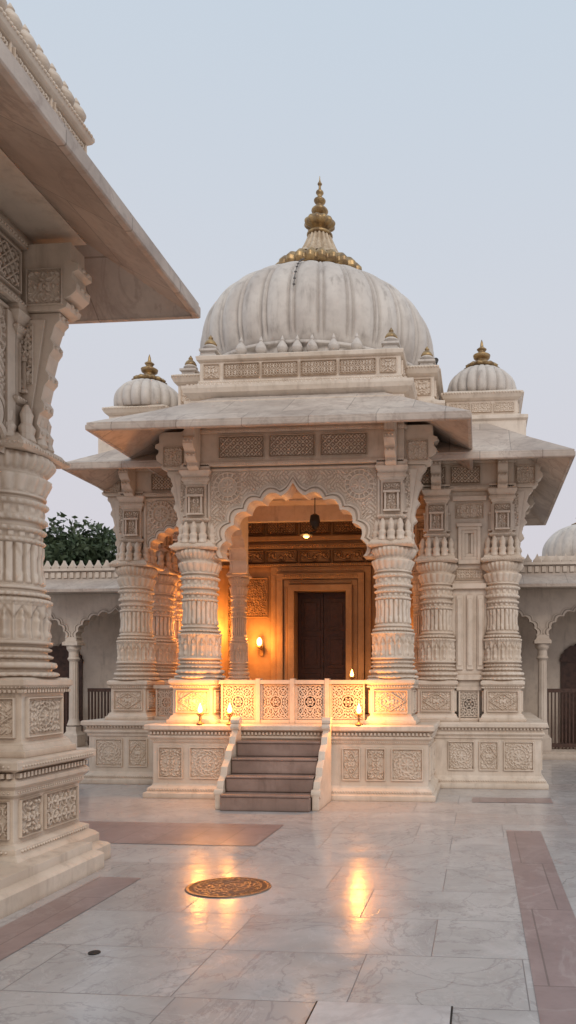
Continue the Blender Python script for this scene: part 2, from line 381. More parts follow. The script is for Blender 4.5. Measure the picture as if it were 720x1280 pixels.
# ------------------------------------------------------------ column module (local z from plinth top)
def build_column():
    D={}
    p=MB(); p.loft(-.28,.28,-.28,.28,[(.07,0),(.07,.05),(.045,.06),(.03,.09),(.03,.10),(0,.12),(0,.49),(.02,.51),(.02,.53),(.05,.56),(.05,.60),(.02,.62)])
    for k in ('-y','+x','-x','+y'):
        F=Fr({'-y':(0,-.28,0),'+y':(0,.28,0),'+x':(.28,0,0),'-x':(-.28,0,0)}[k],k)
        relief(p,F,-.24,.24,.14,.47,p_diam if k in('-y','+y') else p_rosette,.022,.002,.008)
        beads(p,F,-.3,.3,.545,.03,.012,.03)
        dentils(p,F,-.33,.33,.50,.525,.0,.032,.035)
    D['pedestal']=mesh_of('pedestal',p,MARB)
    s=MB()
    prof=[(.32,.62),(.345,.63),(.35,.645),(.34,.66),(.30,.67),(.30,.685),(.33,.70),(.335,.72),(.325,.74),(.28,.75),(.275,.765),(.30,.775),(.305,.79),(.295,.80),(.27,.81),(.268,.825),(.29,.835),(.295,.85),(.285,.86),(.27,.87),(.27,.88),(.305,.89),(.308,.91),(.285,.92),(.266,1.00),(.262,1.12),(.264,1.20),(.285,1.215),(.30,1.23),(.30,1.245),(.28,1.257),(.258,1.265),(.28,1.275),(.284,1.29),(.275,1.303),(.25,1.31),(.248,1.325),(.262,1.33),(.265,1.345),(.255,1.355),(.238,1.365),(.234,1.375),(.226,1.70),(.245,1.71),(.25,1.725),(.24,1.738),(.226,1.745),(.226,1.79),(.25,1.80),(.258,1.815),(.25,1.83),(.228,1.84),(.226,1.87),(.258,1.88),(.266,1.90),(.258,1.92),(.24,1.93),(.24,2.00),(.265,2.01),(.275,2.03),(.265,2.045),(.238,2.055),(.238,2.07),(.26,2.08),(.262,2.095),(.245,2.105),(.262,2.15),(.288,2.205),(.296,2.23),(.27,2.25),(.25,2.262),(.256,2.28),(.285,2.31),(.31,2.345),(.32,2.37),(.305,2.41)]
    def mod(th,z,r):
        d=0*th*z
        d=d+.010*(np.abs(np.cos(12*th))-.5)*((z>.68)&(z<.745))
        band=((z>.92)&(z<1.21)); u=((th*14/(2*pi))%1-.5)
        g=lambda c,zc,wu,wz:np.exp(-((u-c)/wu)**2-((z-zc)/wz)**2)
        fig=.036*g(0,1.045,.17,.06)+.03*g(0,.965,.22,.035)+.036*g(0,1.135,.10,.028)+.018*g(0,1.08,.28,.022)
        niche=.024*np.exp(-((np.abs(u)-.5)/.075)**2)+.02*ss(.0,.02,z-(1.185-.10*np.abs(u)*2))
        d=d+band*(fig+niche-.010)
        fl=((z>1.38)&(z<1.695)); t=(th*11/pi)%1
        d=d-fl*.024*(np.abs(t-.5)>.36)+fl*.008*np.cos((t-.5)*pi)
        d=d+.012*((z>1.38)&(z<1.50))*(ss(0,.04,(1.38+.11*np.abs(np.cos(5.5*th)))-z))
        d=d+.012*((z>1.57)&(z<1.70))*(ss(.0,.04,(z-1.70+.13*np.abs(np.cos(5.5*th)))))
        d=d+.010*((z>1.745)&(z<1.79))*np.sign(np.sin(18*th))
        d=d+.011*((z>1.93)&(z<2.00))*np.sign(np.sin(16*th))*np.sin((z-1.93)/.07*pi)
        d=d+.022*((z>2.105)&(z<2.245))*(np.abs(np.cos(9*th))-.6)
        d=d+.012*((z>2.28)&(z<2.41))*np.cos(30*th)
        for a,b,n in((1.27,1.305,36),(.77,.80,36),(.83,.86,40),(1.215,1.255,42),(1.80,1.83,32),(2.01,2.045,32),(.63,.66,32),(1.88,1.92,30),(1.71,1.74,34)): d=d+.007*((z>a)&(z<b))*np.cos(n*th)
        return d
    lathe(s,prof,200,mod,step=.0105)
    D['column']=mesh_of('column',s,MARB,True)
    c=MB(); c.loft(-.15,.15,-.15,.15,[(.14,2.41),(.17,2.43),(.17,2.455),(.14,2.47),(.12,2.50),(.08,2.52),(.05,2.55),(.0,2.59),(0,2.80),(.03,2.815),(.045,2.83),(.045,2.85),(.02,2.865),(0,2.88),(0,3.33),(.02,3.35),(.02,3.37),(.045,3.39),(.045,3.42),(.03,3.44),(.06,3.48),(.075,3.52),(.055,3.55),(.055,3.60)])
    for k in ('-y','+x','-x','+y'):
        F=Fr({'-y':(0,-.15,0),'+y':(0,.15,0),'+x':(.15,0,0),'-x':(-.15,0,0)}[k],k)
        relief(c,F,-.13,.13,2.90,3.31,p_fine,.018,.002,.008,.018)
        c.fbox(F,-.10,-.075,2.93,3.16,0,.045); c.fbox(F,.075,.10,2.93,3.16,0,.045); c.fbox(F,-.115,.115,3.16,3.19,0,.055); c.fbox(F,-.115,.115,2.905,2.93,0,.06)
        beads(c,F,-.3,.3,2.443,.17,.012,.034); beads(c,F,-.18,.18,2.84,.045,.012,.032); beads(c,F,-.18,.18,3.405,.045,.011,.03)
        for u in (-.12,0,.12):
            o=F(np.array([(u,0,.065 if u else .085)]))[0]
            lathe(c,[(.05,2.48),(.07,2.51),(.055,2.56),(.065,2.61),(.04,2.65),(.045,2.69),(.05,2.72),(.03,2.77),(.015,2.80)],12,None,(o[0],o[1],0),.05)
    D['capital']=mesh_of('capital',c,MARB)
    def deco(b,pts,t):
        for z,o in pts: beads(b,Fr((o,0,0),'+x'),-t/2,t/2,z,0,.02,.045)
    b=MB(); F=Fr((0,0,0),'-y')
    extr(b,F,[(.1,2.86),(.17,2.60),(.24,2.53),(.285,2.56),(.295,2.62),(.265,2.67),(.285,2.75),(.32,2.78),(.325,2.83),(.30,2.87),(.325,2.98),(.36,3.02),(.362,3.06),(.335,3.10),(.365,3.22),(.40,3.27),(.40,3.31),(.375,3.35),(.41,3.46),(.45,3.50),(.45,3.56),(.1,3.56)],.13)
    extr(b,F,[(.14,2.80),(.22,2.70),(.26,2.95),(.34,3.5),(.14,3.5)],.17)
    extr(b,F,[(.1,3.563),(.46,3.563),(.52,3.585),(.535,3.62),(.50,3.65),(.55,3.67),(.60,3.71),(.61,3.77),(.57,3.81),(.57,3.86),(.62,3.88),(.62,3.93),(.56,3.95),(.56,4.10),(.1,4.10)],.20)
    for sg,k in ((1,'-y'),(-1,'+y')):
        F2=Fr((0,-.10*sg,0),k); q=lambda a,c:(a,c) if sg>0 else (-c,-a)
        relief(b,F2,*q(.2,.50),3.60,3.90,p_fine,.016,.002,.008,.018)
        F3=Fr((0,-.085*sg,0),k); relief(b,F3,*q(.145,.255),2.97,3.47,p_fine,.012,.0,.008,.014)
    deco(b,((2.60,.285),(2.80,.32),(3.04,.36),(3.29,.40),(3.53,.45),(3.62,.53),(3.75,.605),(3.905,.62)),.13)
    D['bracket']=mesh_of('bracket',b,MARB)
    b=MB()
    extr(b,F,[(.1,3.52),(.26,3.52),(.30,3.55),(.29,3.60),(.34,3.62),(.38,3.67),(.37,3.73),(.42,3.76),(.46,3.82),(.45,3.90),(.40,3.94),(.40,4.16),(.1,4.16)],.15)
    deco(b,((3.56,.29),(3.69,.375),(3.86,.455)),.15)
    D['corbel']=mesh_of('corbel',b,MARB)
    return D
COL=build_column()
def recol(D,mat):
    E={k:v.copy() for k,v in D.items()}
    for v in E.values(): v.materials[0]=mat
    return E
COLL=recol(COL,MARBL)
ROT={'+x':0,'-x':pi,'-y':-pi/2,'+y':pi/2}
def column(parent,x,y,z0,dirs,D=COL,sc=1.):
    c=put('column',D['column'],parent,(x,y,z0))
    put('pedestal',D['pedestal'],c,(x,y,z0),.003)
    put('capital',D['capital'],c,(x,y,z0))
    for d in dirs:
        if d[0]=='c': put('corbel',D['corbel'],c,(x,y,z0),.006,ROT[d[1:]])
        else: put('bracket',D['bracket'],c,(x,y,z0),.005,ROT[d])
    c.scale=(sc,sc,1)
    return c
PLINTH=[(.10,0),(.10,.07),(.06,.09),(.06,.13),(.02,.16),(0,.19),(0,.74),(.02,.76),(.02,.79),(.05,.82),(.05,.84),(.03,.86),(.03,.90),(.09,.93),(.09,.985),(.07,1.0)]
def plinth_deco(mb,F,u0,u1,panels):
    dentils(mb,F,u0-.03,u1+.03,.862,.9,.028,.062,.05)
    beads(mb,F,u0-.02,u1+.02,.775,.02,.011,.028)
    beads(mb,F,u0-.06,u1+.06,.11,.06,.013,.036)
    for a,b,fn in panels: relief(mb,F,a,b,.25,.70,fn,.020,.002,.010,.028)
# ============================================================ TEMPLE
T=empty('temple',(-2.58,11,0),label='white carved marble temple with ribbed dome and cusped arch porch',category='temple')
XL,XR,YF=-3.96,-1.20,10.2; XC=-2.58
m=MB(); m.loft(-4.45,-.68,9.75,11.6,PLINTH)
F=Fr((0,9.75,0),'-y'); plinth_deco(m,F,-4.45,-.68,[(-4.38,-4.02,p_fine),(-3.94,-3.42,p_rosette),(-1.84,-1.58,p_diam),(-1.52,-1.24,p_fine),(-1.18,-.74,p_rosette)])
plinth_deco(m,Fr((-.68,0,0),'+x'),9.75,11.0,[(9.85,10.35,p_rosette),(10.45,10.95,p_diam)])
plinth_deco(m,Fr((-4.45,0,0),'-x'),-11.0,-9.75,[])
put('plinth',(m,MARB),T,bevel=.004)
m=MB(); m.loft(-6.05,.90,11.0,14.4,[(a,z*.975) for a,z in PLINTH])
F=Fr((0,11.0,0),'-y')
plinth_deco(m,F,-6.05,-4.56,[(-5.95,-5.5,p_rosette),(-5.42,-5.1,p_diam),(-5.02,-4.6,p_rosette)])
plinth_deco(m,F,-.55,.90,[(-.48,-.08,p_rosette),(-.02,.28,p_diam),(.34,.80,p_rosette)])
plinth_deco(m,Fr((.90,0,0),'+x'),11,14.4,[(11.1+i*.65,11.6+i*.65,p_rosette) for i in range(5)])
plinth_deco(m,Fr((-6.05,0,0),'-x'),-14.4,-11,[])
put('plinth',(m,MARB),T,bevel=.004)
column(T,XL,YF,1.0,['-x','c-y']); column(T,XR,YF,1.0,['+x','c-y'])
column(T,-5.5,11.45,.975,['-x','c-y']); column(T,.34,11.45,.975,['+x','c-y'])
column(T,-5.5,12.3,.975,['-x']); column(T,.34,13.2,.975,['+x']); column(T,-5.5,13.2,.975,['-x'])
column(T,-.66,11.45,.975,['c-y'])
column(T,-4.26,12.8,1.0,[],COL,.55); column(T,-1.0,12.7,1.0,[],COL,.6)
m=MB(); F=Fr((XC,YF,0),'-y')
arch_wall(m,F,.985,1.03,3.30,4.565,1.23,1.23,.26,carve=.008)
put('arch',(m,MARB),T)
for X,k in ((XL,'-x'),(XR,'+x')):
    m=MB(); F=Fr((X,11.17,0),k); arch_wall(m,F,.72,.9,3.36,4.56,.81,.81,.26,carve=.014)
    put('arch',(m,MARB),T)
def beam(x0,x1,y0,y1,z0,z1,mat,sides,w=.17,pan=(.62,),pz=(.1,.42),name='frieze'):
    m=MB()
    for (a,b,c,d) in ((x0-w,x1+w,y0-w,y0+w),(x0-w,x0+w,y0+w,y1-w),(x1-w,x1+w,y0+w,y1-w),(x0-w,x1+w,y1-w,y1+w)):
        m.box(a,b,c,d,z0,z1)
    for s in sides:
        if s=='-y': F=Fr((0,y0-w,0),s);u0,u1=x0+.3,x1-.3; e0,e1=x0-w,x1+w
        if s=='+x': F=Fr((x1+w,0,0),s);u0,u1=y0+.3,y1-.3; e0,e1=y0-w,y1+w
        if s=='-x': F=Fr((x0-w,0,0),s);u0,u1=-y1+.3,-y0-.3; e0,e1=-y1-w,-y0+w
        n=max(1,int(round((u1-u0)/pan[0]))); st=(u1-u0)/n
        m.fbox(F,e0,e1,z0,z0+.05,-.01,.035); m.fbox(F,e0,e1,z0+pz[1]+.04,z0+pz[1]+.09,-.01,.03)
        beads(m,F,e0,e1,z0+.025,.035,.012,.032); beads(m,F,e0,e1,z0+pz[1]+.065,.03,.012,.032)
        for i in range(n): relief(m,F,u0+i*st+.03,u0+(i+1)*st-.03,z0+pz[0],z0+pz[1],p_jali,.028,.003,.009,.022)
    put(name,(m,mat),T,bevel=.003)
beam(XL,XR,YF,12.2,4.575,5.50,MARB,['-y','+x','-x'],pan=(.72,))
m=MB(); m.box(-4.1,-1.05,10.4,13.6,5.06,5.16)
for i in range(5): m.box(-3.95,-1.2,10.6+i*.55,10.72+i*.55,4.97,5.058)
put('ceiling',(m,INNER),T)
def eave(x0,x1,y0,y1,ox,oy,zi,zo,th,mat,parent,lip=True):
    m=MB(); m.loft(x0,x1,y0,y1,[(0,0,zi-th-.02),(ox*.5,oy*.5,(zi+zo)/2-th-.03),(ox-.06,oy-.06,zo-th-.0),(ox-.055,oy-.055,zo-th-.012),(ox-.01,oy-.01,zo-th-.012),(ox,oy,zo-th),(ox,oy,zo-.045),(ox-.012,oy-.012,zo-.04),(ox-.012,oy-.012,zo-.01),(ox-.03,oy-.03,zo),(ox*.5,oy*.5,(zi+zo)/2-.025),(0,0,zi)],caps=False)
    return put('eave',(m,mat),parent,bevel=.003)
eave(-3.80,-1.32,10.25,12.3,1.22,1.22,5.62,4.90,.10,SLAB,T)
eave(-4.85,.14,11.3,13.5,1.15,1.15,5.50,4.74,.10,SLAB,T)
beam(-5.5,.34,11.45,13.4,4.50,5.3,MARB,['-y','+x','-x'],pan=(.55,),pz=(.08,.36))
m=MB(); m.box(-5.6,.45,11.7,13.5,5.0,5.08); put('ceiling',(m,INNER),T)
m=MB(); F=Fr((-4.73,11.45,0),'-y'); arch_wall(m,F,.55,.75,3.36,4.50,.60,.60,.24,carve=.013); put('arch',(m,MARB),T)
m=MB(); arch_wall(m,Fr((-5.5,11.88,0),'-x'),.3,.5,3.6,4.5,.42,.42,.2); put('arch',(m,MARB),T)
m=MB(); m.box(-.5,.2,11.40,11.62,.97,4.5); F=Fr((0,11.40,0),'-y')
m.fbox(F,-.42,.10,1.6,1.68,-.01,.05); m.fbox(F,-.42,.10,3.0,3.08,-.01,.06); m.fbox(F,-.42,.10,4.35,4.42,-.01,.05)
for z0,z1,fn in((3.13,3.32,p_flower),(4.08,4.32,p_fine)):
    relief(m,F,-.38,.06,z0,z1,fn,.02,.002,.01,.02)
for a in(-.36,-.2,-.04): m.fbox(F,a,a+.1,1.76,2.9,-.01,.03); m.fbox(F,a+.02,a+.08,1.82,2.84,.02,.045)
for g in range(3):
    e=g*.05; m.fbox(F,-.33+e,.01-e,3.38+e,3.44+e,0,.06-.015*g); m.fbox(F,-.33+e,-.28+e,3.44+e,3.95-e,0,.06-.015*g); m.fbox(F,-.04-e,.01-e,3.44+e,3.95-e,0,.06-.015*g); m.fbox(F,-.35+e,.03-e,3.95-e,4.0-e,0,.07-.015*g)
put('wall',(m,MARB),T,bevel=.005)
m2=MB(); m2.box(.24,.44,11.75,13.3,.97,4.5); F=Fr((.44,0,0),'+x')
for i in range(2): relief(m2,F,11.85+i*.7,12.45+i*.7,1.7,4.2,p_arab,.02,.002,.02,.04)
put('wall',(m2,MARB),T)
DX0,DX1=-3.40,-2.42; YB=13.4
m=MB(); m.box(-6.0,DX0,YB,YB+.3,.97,5.3); m.box(DX1,.6,YB,YB+.3,.97,5.3); m.box(DX0,DX1,YB,YB+.3,3.24,5.3)
F=Fr((0,YB,0),'-y')
for i in range(6):
    a=-4.55+i*.62
    relief(m,F,a,a+.58,4.28,4.58,p_jali,.03,.02,.012,.025)
    relief(m,F,a,a+.58,3.76,3.99,p_scroll,.03,.02,.010,.02)
for a,b in((-4.36,-3.90),(-1.9,-1.68)): relief(m,F,a,b,2.75,3.5,p_fine,.016,.012,.011,.03)
m.fbox(F,-5.3,.2,4.62,4.72,-.01,.10); m.fbox(F,-5.3,.2,4.16,4.24,-.01,.08); m.fbox(F,-5.3,.2,4.02,4.10,-.01,.05); m.fbox(F,-5.3,.2,3.69,3.74,-.01,.06)
beads(m,F,-5.3,.2,4.67,.10,.02,.05); beads(m,F,-5.3,.2,4.06,.05,.018,.045); beads(m,F,-5.3,.2,3.715,.06,.016,.04)
for u in(-4.55,-1.5): 
    m.fbox(F,u-.14,u+.14,1.0,3.56,-.01,.07); relief(m,F,u-.1,u+.1,1.7,3.4,p_fine,.02,.072,.012,.02)
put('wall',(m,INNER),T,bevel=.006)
m=MB()
for g,(e,n) in enumerate(((.44,.05),(.32,.09),(.20,.06),(.10,.12))):
    w=.11
    m.fbox(F,DX0-e,DX0-e+w,1.0,3.24+e,-.01,n); m.fbox(F,DX1+e-w,DX1+e,1.0,3.24+e,-.01,n); m.fbox(F,DX0-e-.001,DX1+e+.001,3.24+e-w,3.24+e,-.01,n+.004)
for a,b,n in((-.43,-.34,.052),(-.31,-.22,.092),(-.19,-.11,.062)):
    relief(m,F,DX0+a,DX0+b,1.1,3.2-b,p_flower,.014,n,.009,.010); relief(m,F,DX1-b,DX1-a,1.1,3.2-b,p_flower,.014,n,.009,.010)
    relief(m,F,DX0+b+.01,DX1-b-.01,3.24-b,3.24-a,p_flower,.014,n+.004,.009,.010)
put('door_frame',(m,INNER),T,bevel=.004)
m=MB()
for k in(0,1):
    a=DX0+k*.49; F3=Fr((0,YB+.22,0),'-y'); m.fbox(F3,a+.004,a+.486,1.0,3.23,-.04,0)
    for j in range(3):
        z=1.12+j*.7; m.fbox(F3,a+.07,a+.43,z,z+.6,-.01,.018); m.fbox(F3,a+.13,a+.37,z+.07,z+.53,.01,.032)
put('door',(m,WOOD),T,bevel=.006)
m=MB(); m.loft(-4.05,-1.12,10.42,12.3,[(.05,5.45),(.05,5.60),(.12,5.64),(.18,5.70),(.20,5.76),(.20,5.80),(.12,5.83),(.05,5.87),(.02,5.90),(.02,5.93),(0,5.94),(0,6.20),(.04,6.23),(.05,6.28),(.02,6.30)])
F=Fr((0,10.42,0),'-y')
relief(m,F,-4.0,-3.75,5.96,6.18,p_fine,.02,.002,.009,.02); relief(m,F,-1.42,-1.17,5.96,6.18,p_fine,.02,.002,.009,.02)
for i in range(4): relief(m,F,-3.70+i*.565,-3.70+i*.565+.54,5.96,6.18,p_flower,.024,.002,.0085,.02)
beads(m,F,-4.1,-1.07,5.615,.05,.022,.05); beads(m,F,-4.06,-1.1,5.90,.02,.014,.035); dentils(m,F,-4.2,-1.0,5.80,5.83,.10,.17,.06)
F=Fr((-1.12,0,0),'+x')
relief(m,F,10.5,11.0,5.96,6.18,p_flower,.024,.002,.0085,.02)
put('parapet',(m,MARB),T,bevel=.005)
m=MB(); m.loft(-4.62,-.68,11.0,14.6,[(.05,5.3),(.05,5.52),(.13,5.58),(.17,5.66),(.17,5.70),(.08,5.74),(.02,5.78),(.0,5.82),(0,6.12),(.05,6.16),(.08,6.22),(.08,6.26),(.0,6.30)])
F=Fr((-.68,0,0),'+x')
for i in range(5): relief(m,F,11.05+i*.66,11.05+i*.66+.6,5.84,6.10,p_flower,.024,.002,.011,.02)
F=Fr((0,11.0,0),'-y')
relief(m,F,-1.0,-.72,5.84,6.10,p_fine,.02,.002,.01,.02); relief(m,F,-4.58,-4.3,5.84,6.10,p_fine,.02,.002,.01,.02)
beads(m,F,-4.7,-.6,6.24,.08,.02,.045); beads(m,Fr((-.68,0,0),'+x'),11,14.6,6.24,.08,.02,.045)
put('parapet',(m,MARB),T,bevel=.005)
DXc,DY=-2.76,12.6
m=MB(); lathe(m,[(1.94,6.26),(1.96,6.34),(1.98,6.38),(1.90,6.42),(1.88,6.52),(1.94,6.56),(1.94,6.60),(1.86,6.64)],192,lambda th,z,r:.02*np.cos(48*th)*((z>6.42)&(z<6.53)),(DXc,DY,0))
put('drum',(m,MARBD,True),T)
dp=smooth_prof([(1.86,6.58),(1.935,6.80),(1.965,7.02),(1.945,7.28),(1.845,7.58),(1.64,7.86),(1.32,8.10),(.98,8.28),(.62,8.41),(.3,8.46)],80)
def dmod(th,z,r):
    n=28; t=(th*n/(2*pi))%1-.5; s=r/1.95; a=np.abs(t)
    gore=.080*np.cos(t*pi)**.75-.052
    rib=.060*np.exp(-((a-.5)/.05)**2)
    grv=-.032*np.exp(-((a-.41)/.025)**2)
    fade=ss(6.60,6.80,z)
    return (gore+rib+grv)*(s**.7)*fade
m=MB(); lathe(m,dp,28*20,dmod,(DXc,DY,0),None)
dome=put('dome',(m,MARBD,True),T)
m=MB(); lathe(m,[(.34,8.50),(.62,8.47),(.72,8.475),(.765,8.52),(.755,8.60),(.68,8.68),(.60,8.71),(.48,8.73)],192,lambda th,z,r:.085*(np.abs(np.cos(12*th))-.6)*((z>8.475)&(z<8.71)),(DXc,DY,0))
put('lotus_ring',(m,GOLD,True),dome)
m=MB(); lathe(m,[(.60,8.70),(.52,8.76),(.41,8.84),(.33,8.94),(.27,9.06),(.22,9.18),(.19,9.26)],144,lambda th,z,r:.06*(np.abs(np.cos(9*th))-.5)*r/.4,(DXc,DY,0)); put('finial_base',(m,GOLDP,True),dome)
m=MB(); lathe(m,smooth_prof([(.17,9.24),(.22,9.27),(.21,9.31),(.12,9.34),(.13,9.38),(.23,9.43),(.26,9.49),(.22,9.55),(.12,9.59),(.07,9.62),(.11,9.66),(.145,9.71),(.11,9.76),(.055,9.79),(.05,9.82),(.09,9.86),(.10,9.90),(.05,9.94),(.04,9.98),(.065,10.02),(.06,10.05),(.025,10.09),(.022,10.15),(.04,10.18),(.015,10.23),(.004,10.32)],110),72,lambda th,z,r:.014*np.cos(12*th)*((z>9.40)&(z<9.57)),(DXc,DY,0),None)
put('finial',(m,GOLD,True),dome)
m=MB(); pts=[]
for i in range(24):
    r,z=dp[22+int(i*1.2)]
    pts.append((DXc+.05,DY-(r+.065),z))
for a,b in zip(pts[:-1],pts[1:]): tube(m,a,b,.006,.006,6)
for a in pts[1::3]: tube(m,(a[0]-.018,a[1],a[2]),(a[0]+.018,a[1],a[2]),.010,.010,6)
put('chain',(m,CHAIN),dome)
budp=[(.05,0),(.095,.02),(.10,.05),(.06,.07),(.055,.09),(.10,.14),(.115,.19),(.09,.25),(.05,.30),(.035,.32),(.045,.34),(.03,.37),(.004,.42)]
m=MB(); lathe(m,budp,20,None); bud=mesh_of('lotus_bud',m,MARBD,True)
m=MB(); lathe(m,budp,20,None); budg=mesh_of('gilded_bud',m,GOLD,True)
for x in(-3.50,-3.20,-2.88,-2.66,-2.44,-2.12,-1.78): put('lotus_bud',bud,T,(x,10.62,6.295)).scale=(.74,.74,.84)
for x,y in((-3.94,10.56),(-1.27,10.56),(-.80,11.2),(-4.5,11.2)): 
    z=-.05
    m=MB(); m.loft(x-.10,x+.10,y-.10,y+.10,[(.03,6.33+z),(.03,6.37+z),(0,6.4+z),(0,6.42+z),(.03,6.44+z),(.03,6.47+z),(-.05,6.50+z)]); lathe(m,[(.09,6.48+z),(.11,6.52+z),(.07,6.57+z),(.05,6.59+z)],20,None,(x,y,0))
    q=put('turret',(m,MARBD),T); put('gilded_bud',budg,q,(x,y,6.45+z)).scale=(.8,.8,.64)
for x,y,z in((-.76,12.6,7.0),(-.74,12.4,6.8),(-.70,12.2,6.55)):
    m=MB(); tube(m,(x-.2,y,z-.3 if z<7 else z-.25),(x,y,z),.012,.012,6); tube(m,(x,y,z),(x+.02,y-.1,z+.02),.035,.045,10); put('flood_light',(m,DARK),T)
for cx,cy,hb in((.03,12.0,.55),(-5.56,12.05,.47)):
    m=MB(); m.loft(cx-hb,cx+hb,cy-hb,cy+hb,[(.12,5.25),(.12,5.55),(.15,5.58),(.15,5.63),(.05,5.67),(.0,5.70),(0,5.90),(.05,5.94),(.08,5.99),(.08,6.02),(.0,6.06),(-.03,6.08)])
    for k,o in(('-y',(0,cy-hb,0)),('+x',(cx+hb,cy,0))):
        uo=cx if k=='-y' else 0
        st=(2*hb-.08)/3
        oo=o if k=='-y' else (o[0],cy,0)
        for i in range(3): relief(m,Fr(oo,k),uo-hb+.05+i*st,uo-hb+.03+(i+1)*st,5.72,5.88,p_flower,.018,.002,.01,.015)
        beads(m,Fr(oo,k),uo-hb-.05,uo+hb+.05,6.005,.08,.018,.042)
    ch=put('roof_turret',(m,MARB),T,bevel=.004)
    m=MB(); lathe(m,smooth_prof([(.50,6.06),(.54,6.14),(.55,6.24),(.52,6.36),(.43,6.48),(.28,6.58),(.12,6.62)],30),200,lambda th,z,r:(.05*(np.abs(np.cos(10*th))**.5)-.035)*r/.5,(cx,cy,0),None)
    put('turret_dome',(m,MARBD,True),ch)
    m=MB(); lathe(m,[(.1,6.59),(.24,6.60),(.27,6.64),(.22,6.68),(.12,6.71),(.08,6.76),(.13,6.80),(.14,6.84),(.07,6.88),(.05,6.90),(.08,6.94),(.03,6.98),(.02,7.05),(.004,7.10)],60,lambda th,z,r:.02*np.cos(14*th)*(z<6.70),(cx,cy,0))
    put('turret_finial',(m,GOLD,True),ch)
def railing(xs,y,z0,z1):
    m=MB(); F=Fr((0,y,0),'-y')
    m.fbox(F,xs[0],xs[-1],z0+.001,z0+.05,-.05,.05); m.fbox(F,xs[0],xs[-1],z1-.055,z1,-.055,.055)
    for x in xs[1:-1]: m.fbox(F,x-.03,x+.03,z0,z1+.02,-.06,.06)
    for a,b in zip(xs[:-1],xs[1:]):
        jali_mesh(m,F,a+.055 if a!=xs[0] else a+.03,b-.055 if b!=xs[-1] else b-.03,z0+.06,z1-.065,p_rail)
        for q in((a+.03,a+.056),(b-.056,b-.03)): m.fbox(F,q[0],q[1],z0+.05,z1-.055,-.035,.035)
    put('railing',(m,RAIL),T)
railing([-3.62,-3.06,-2.575,-2.09,-1.54],10.05,1.0,1.60)
railing([-5.15,-4.72,-4.28],11.35,.975,1.52)
railing([-.35,.02],11.27,.975,1.5)
SX0,SX1=-3.17,-2.05
m=MB(); NS=4; RH=1.0/5
for i in range(NS):
    z=1.0-(i+1)*RH; y1=9.652; y0=9.652-(i+1)*.215
    m.box(SX0+.001*i,SX1-.001*i,y0,y1-.001*i,0 if i==NS-1 else z-RH+.002,z-.03); m.box(SX0+.004,SX1-.004,y0-.014,y1-.002*(i+1),z-.029,z)
put('stairs',(m,STEP),T,bevel=.010)
for x in(SX0-.05,SX1+.05):
    m=MB()
    F=Fr((x,0,0),'+x')
    extr(m,F,[(9.645,1.06),(9.53,1.06),(9.49,1.0),(9.50,.92),(9.42,.86),(9.38,.77),(9.26,.69),(9.22,.59),(9.10,.50),(9.07,.40),(8.97,.34),(8.93,.24),(8.88,.22),(8.88,.0),(9.645,0)],.085)
    extr(m,F,[(9.62,1.11),(9.54,1.11),(9.50,1.07),(9.50,1.03),(9.62,1.03)],.12)
    tube(m,(x-.058,9.53,.98),(x+.058,9.53,.98),.05,.05,16)
    tube(m,(x-.058,8.93,.20),(x+.058,8.93,.20),.055,.055,16)
    put('stair_cheek',(m,MARB),T,bevel=.006)

# ============================================================ oil lamps
def oil_lamp_meshes():
    m=MB(); lathe(m,[(.05,0),(.055,.015),(.02,.03),(.014,.06),(.022,.08),(.014,.10),(.03,.12),(.05,.14),(.055,.16),(.045,.16)],20,None)
    f=MB(); lathe(f,smooth_prof([(.004,.155),(.024,.17),(.031,.195),(.02,.235),(.003,.29)],14),12,None,step=None)
    return mesh_of('oil_lamp',m,GOLD,True),mesh_of('flame',f,FLAME,True)
OL,FM=oil_lamp_meshes()
def light(x,y,z,e,r=.03,c=(1,.36,.06)):
    l=bpy.data.lights.new('lamp_light','POINT'); l.energy=e; l.color=c; l.shadow_soft_size=r
    o=bpy.data.objects.new('lamp_light',l); o.location=(x,y,z); bpy.context.collection.objects.link(o); return o
for x,y,z,e in((-3.77,9.71,1.0,21),(-3.36,9.71,1.0,21),(-1.60,9.71,1.0,32),(-2.25,12.9,1.5,4)):
    lab='small brass oil lamp burning on the temple plinth' if y<12 else 'small brass oil lamp burning beside the temple door'
    o=put('oil_lamp',OL,None,(x,y,z),label=lab,category='oil lamp',group='burning oil lamps'); put('flame',FM,o,(x,y,z))
    light(x,y-.07,z+.25,e,.05)
m=MB(); lathe(m,[(.16,1.0),(.16,1.04),(.05,1.1),(.04,1.4),(.1,1.47),(.12,1.50)],20,None,(-2.25,12.9,0)); put('lamp_stand',(m,GOLD,True),None,label='brass lamp stand on the temple floor by the door',category='lamp stand')
def sconce(x,y,z,e):
    m=MB(); F=Fr((x,y,0),'-y'); m.fbox(F,-.03,.03,z-.25,z-.05,0,.02); tube(m,(x,y,z-.15),(x,y-.14,z-.12),.012,.012,8); lathe(m,[(.02,z-.13),(.05,z-.1),(.06,z-.07)],16,None,(x,y-.15,0))
    o=put('wall_lamp',(m,GOLD),None,label='brass wall lamp glowing on the inner temple wall',category='wall lamp',group='wall lamps')
    g=MB(); lathe(g,[(.025,z-.07),(.045,z-.03),(.045,z+.03),(.02,z+.07),(.005,z+.08)],14,None,(x,y-.15,0)); put('lamp_glass',(g,GLOW,True),o)
    light(x,y-.3,z,e,.05,(1,.36,.065))
sconce(-4.02,YB-.02,2.30,27)
sconce(-5.0,YB-.02,2.5,52)
sconce(-.95,YB-.02,2.5,8)
m=MB(); hx,hy=-2.62,11.6
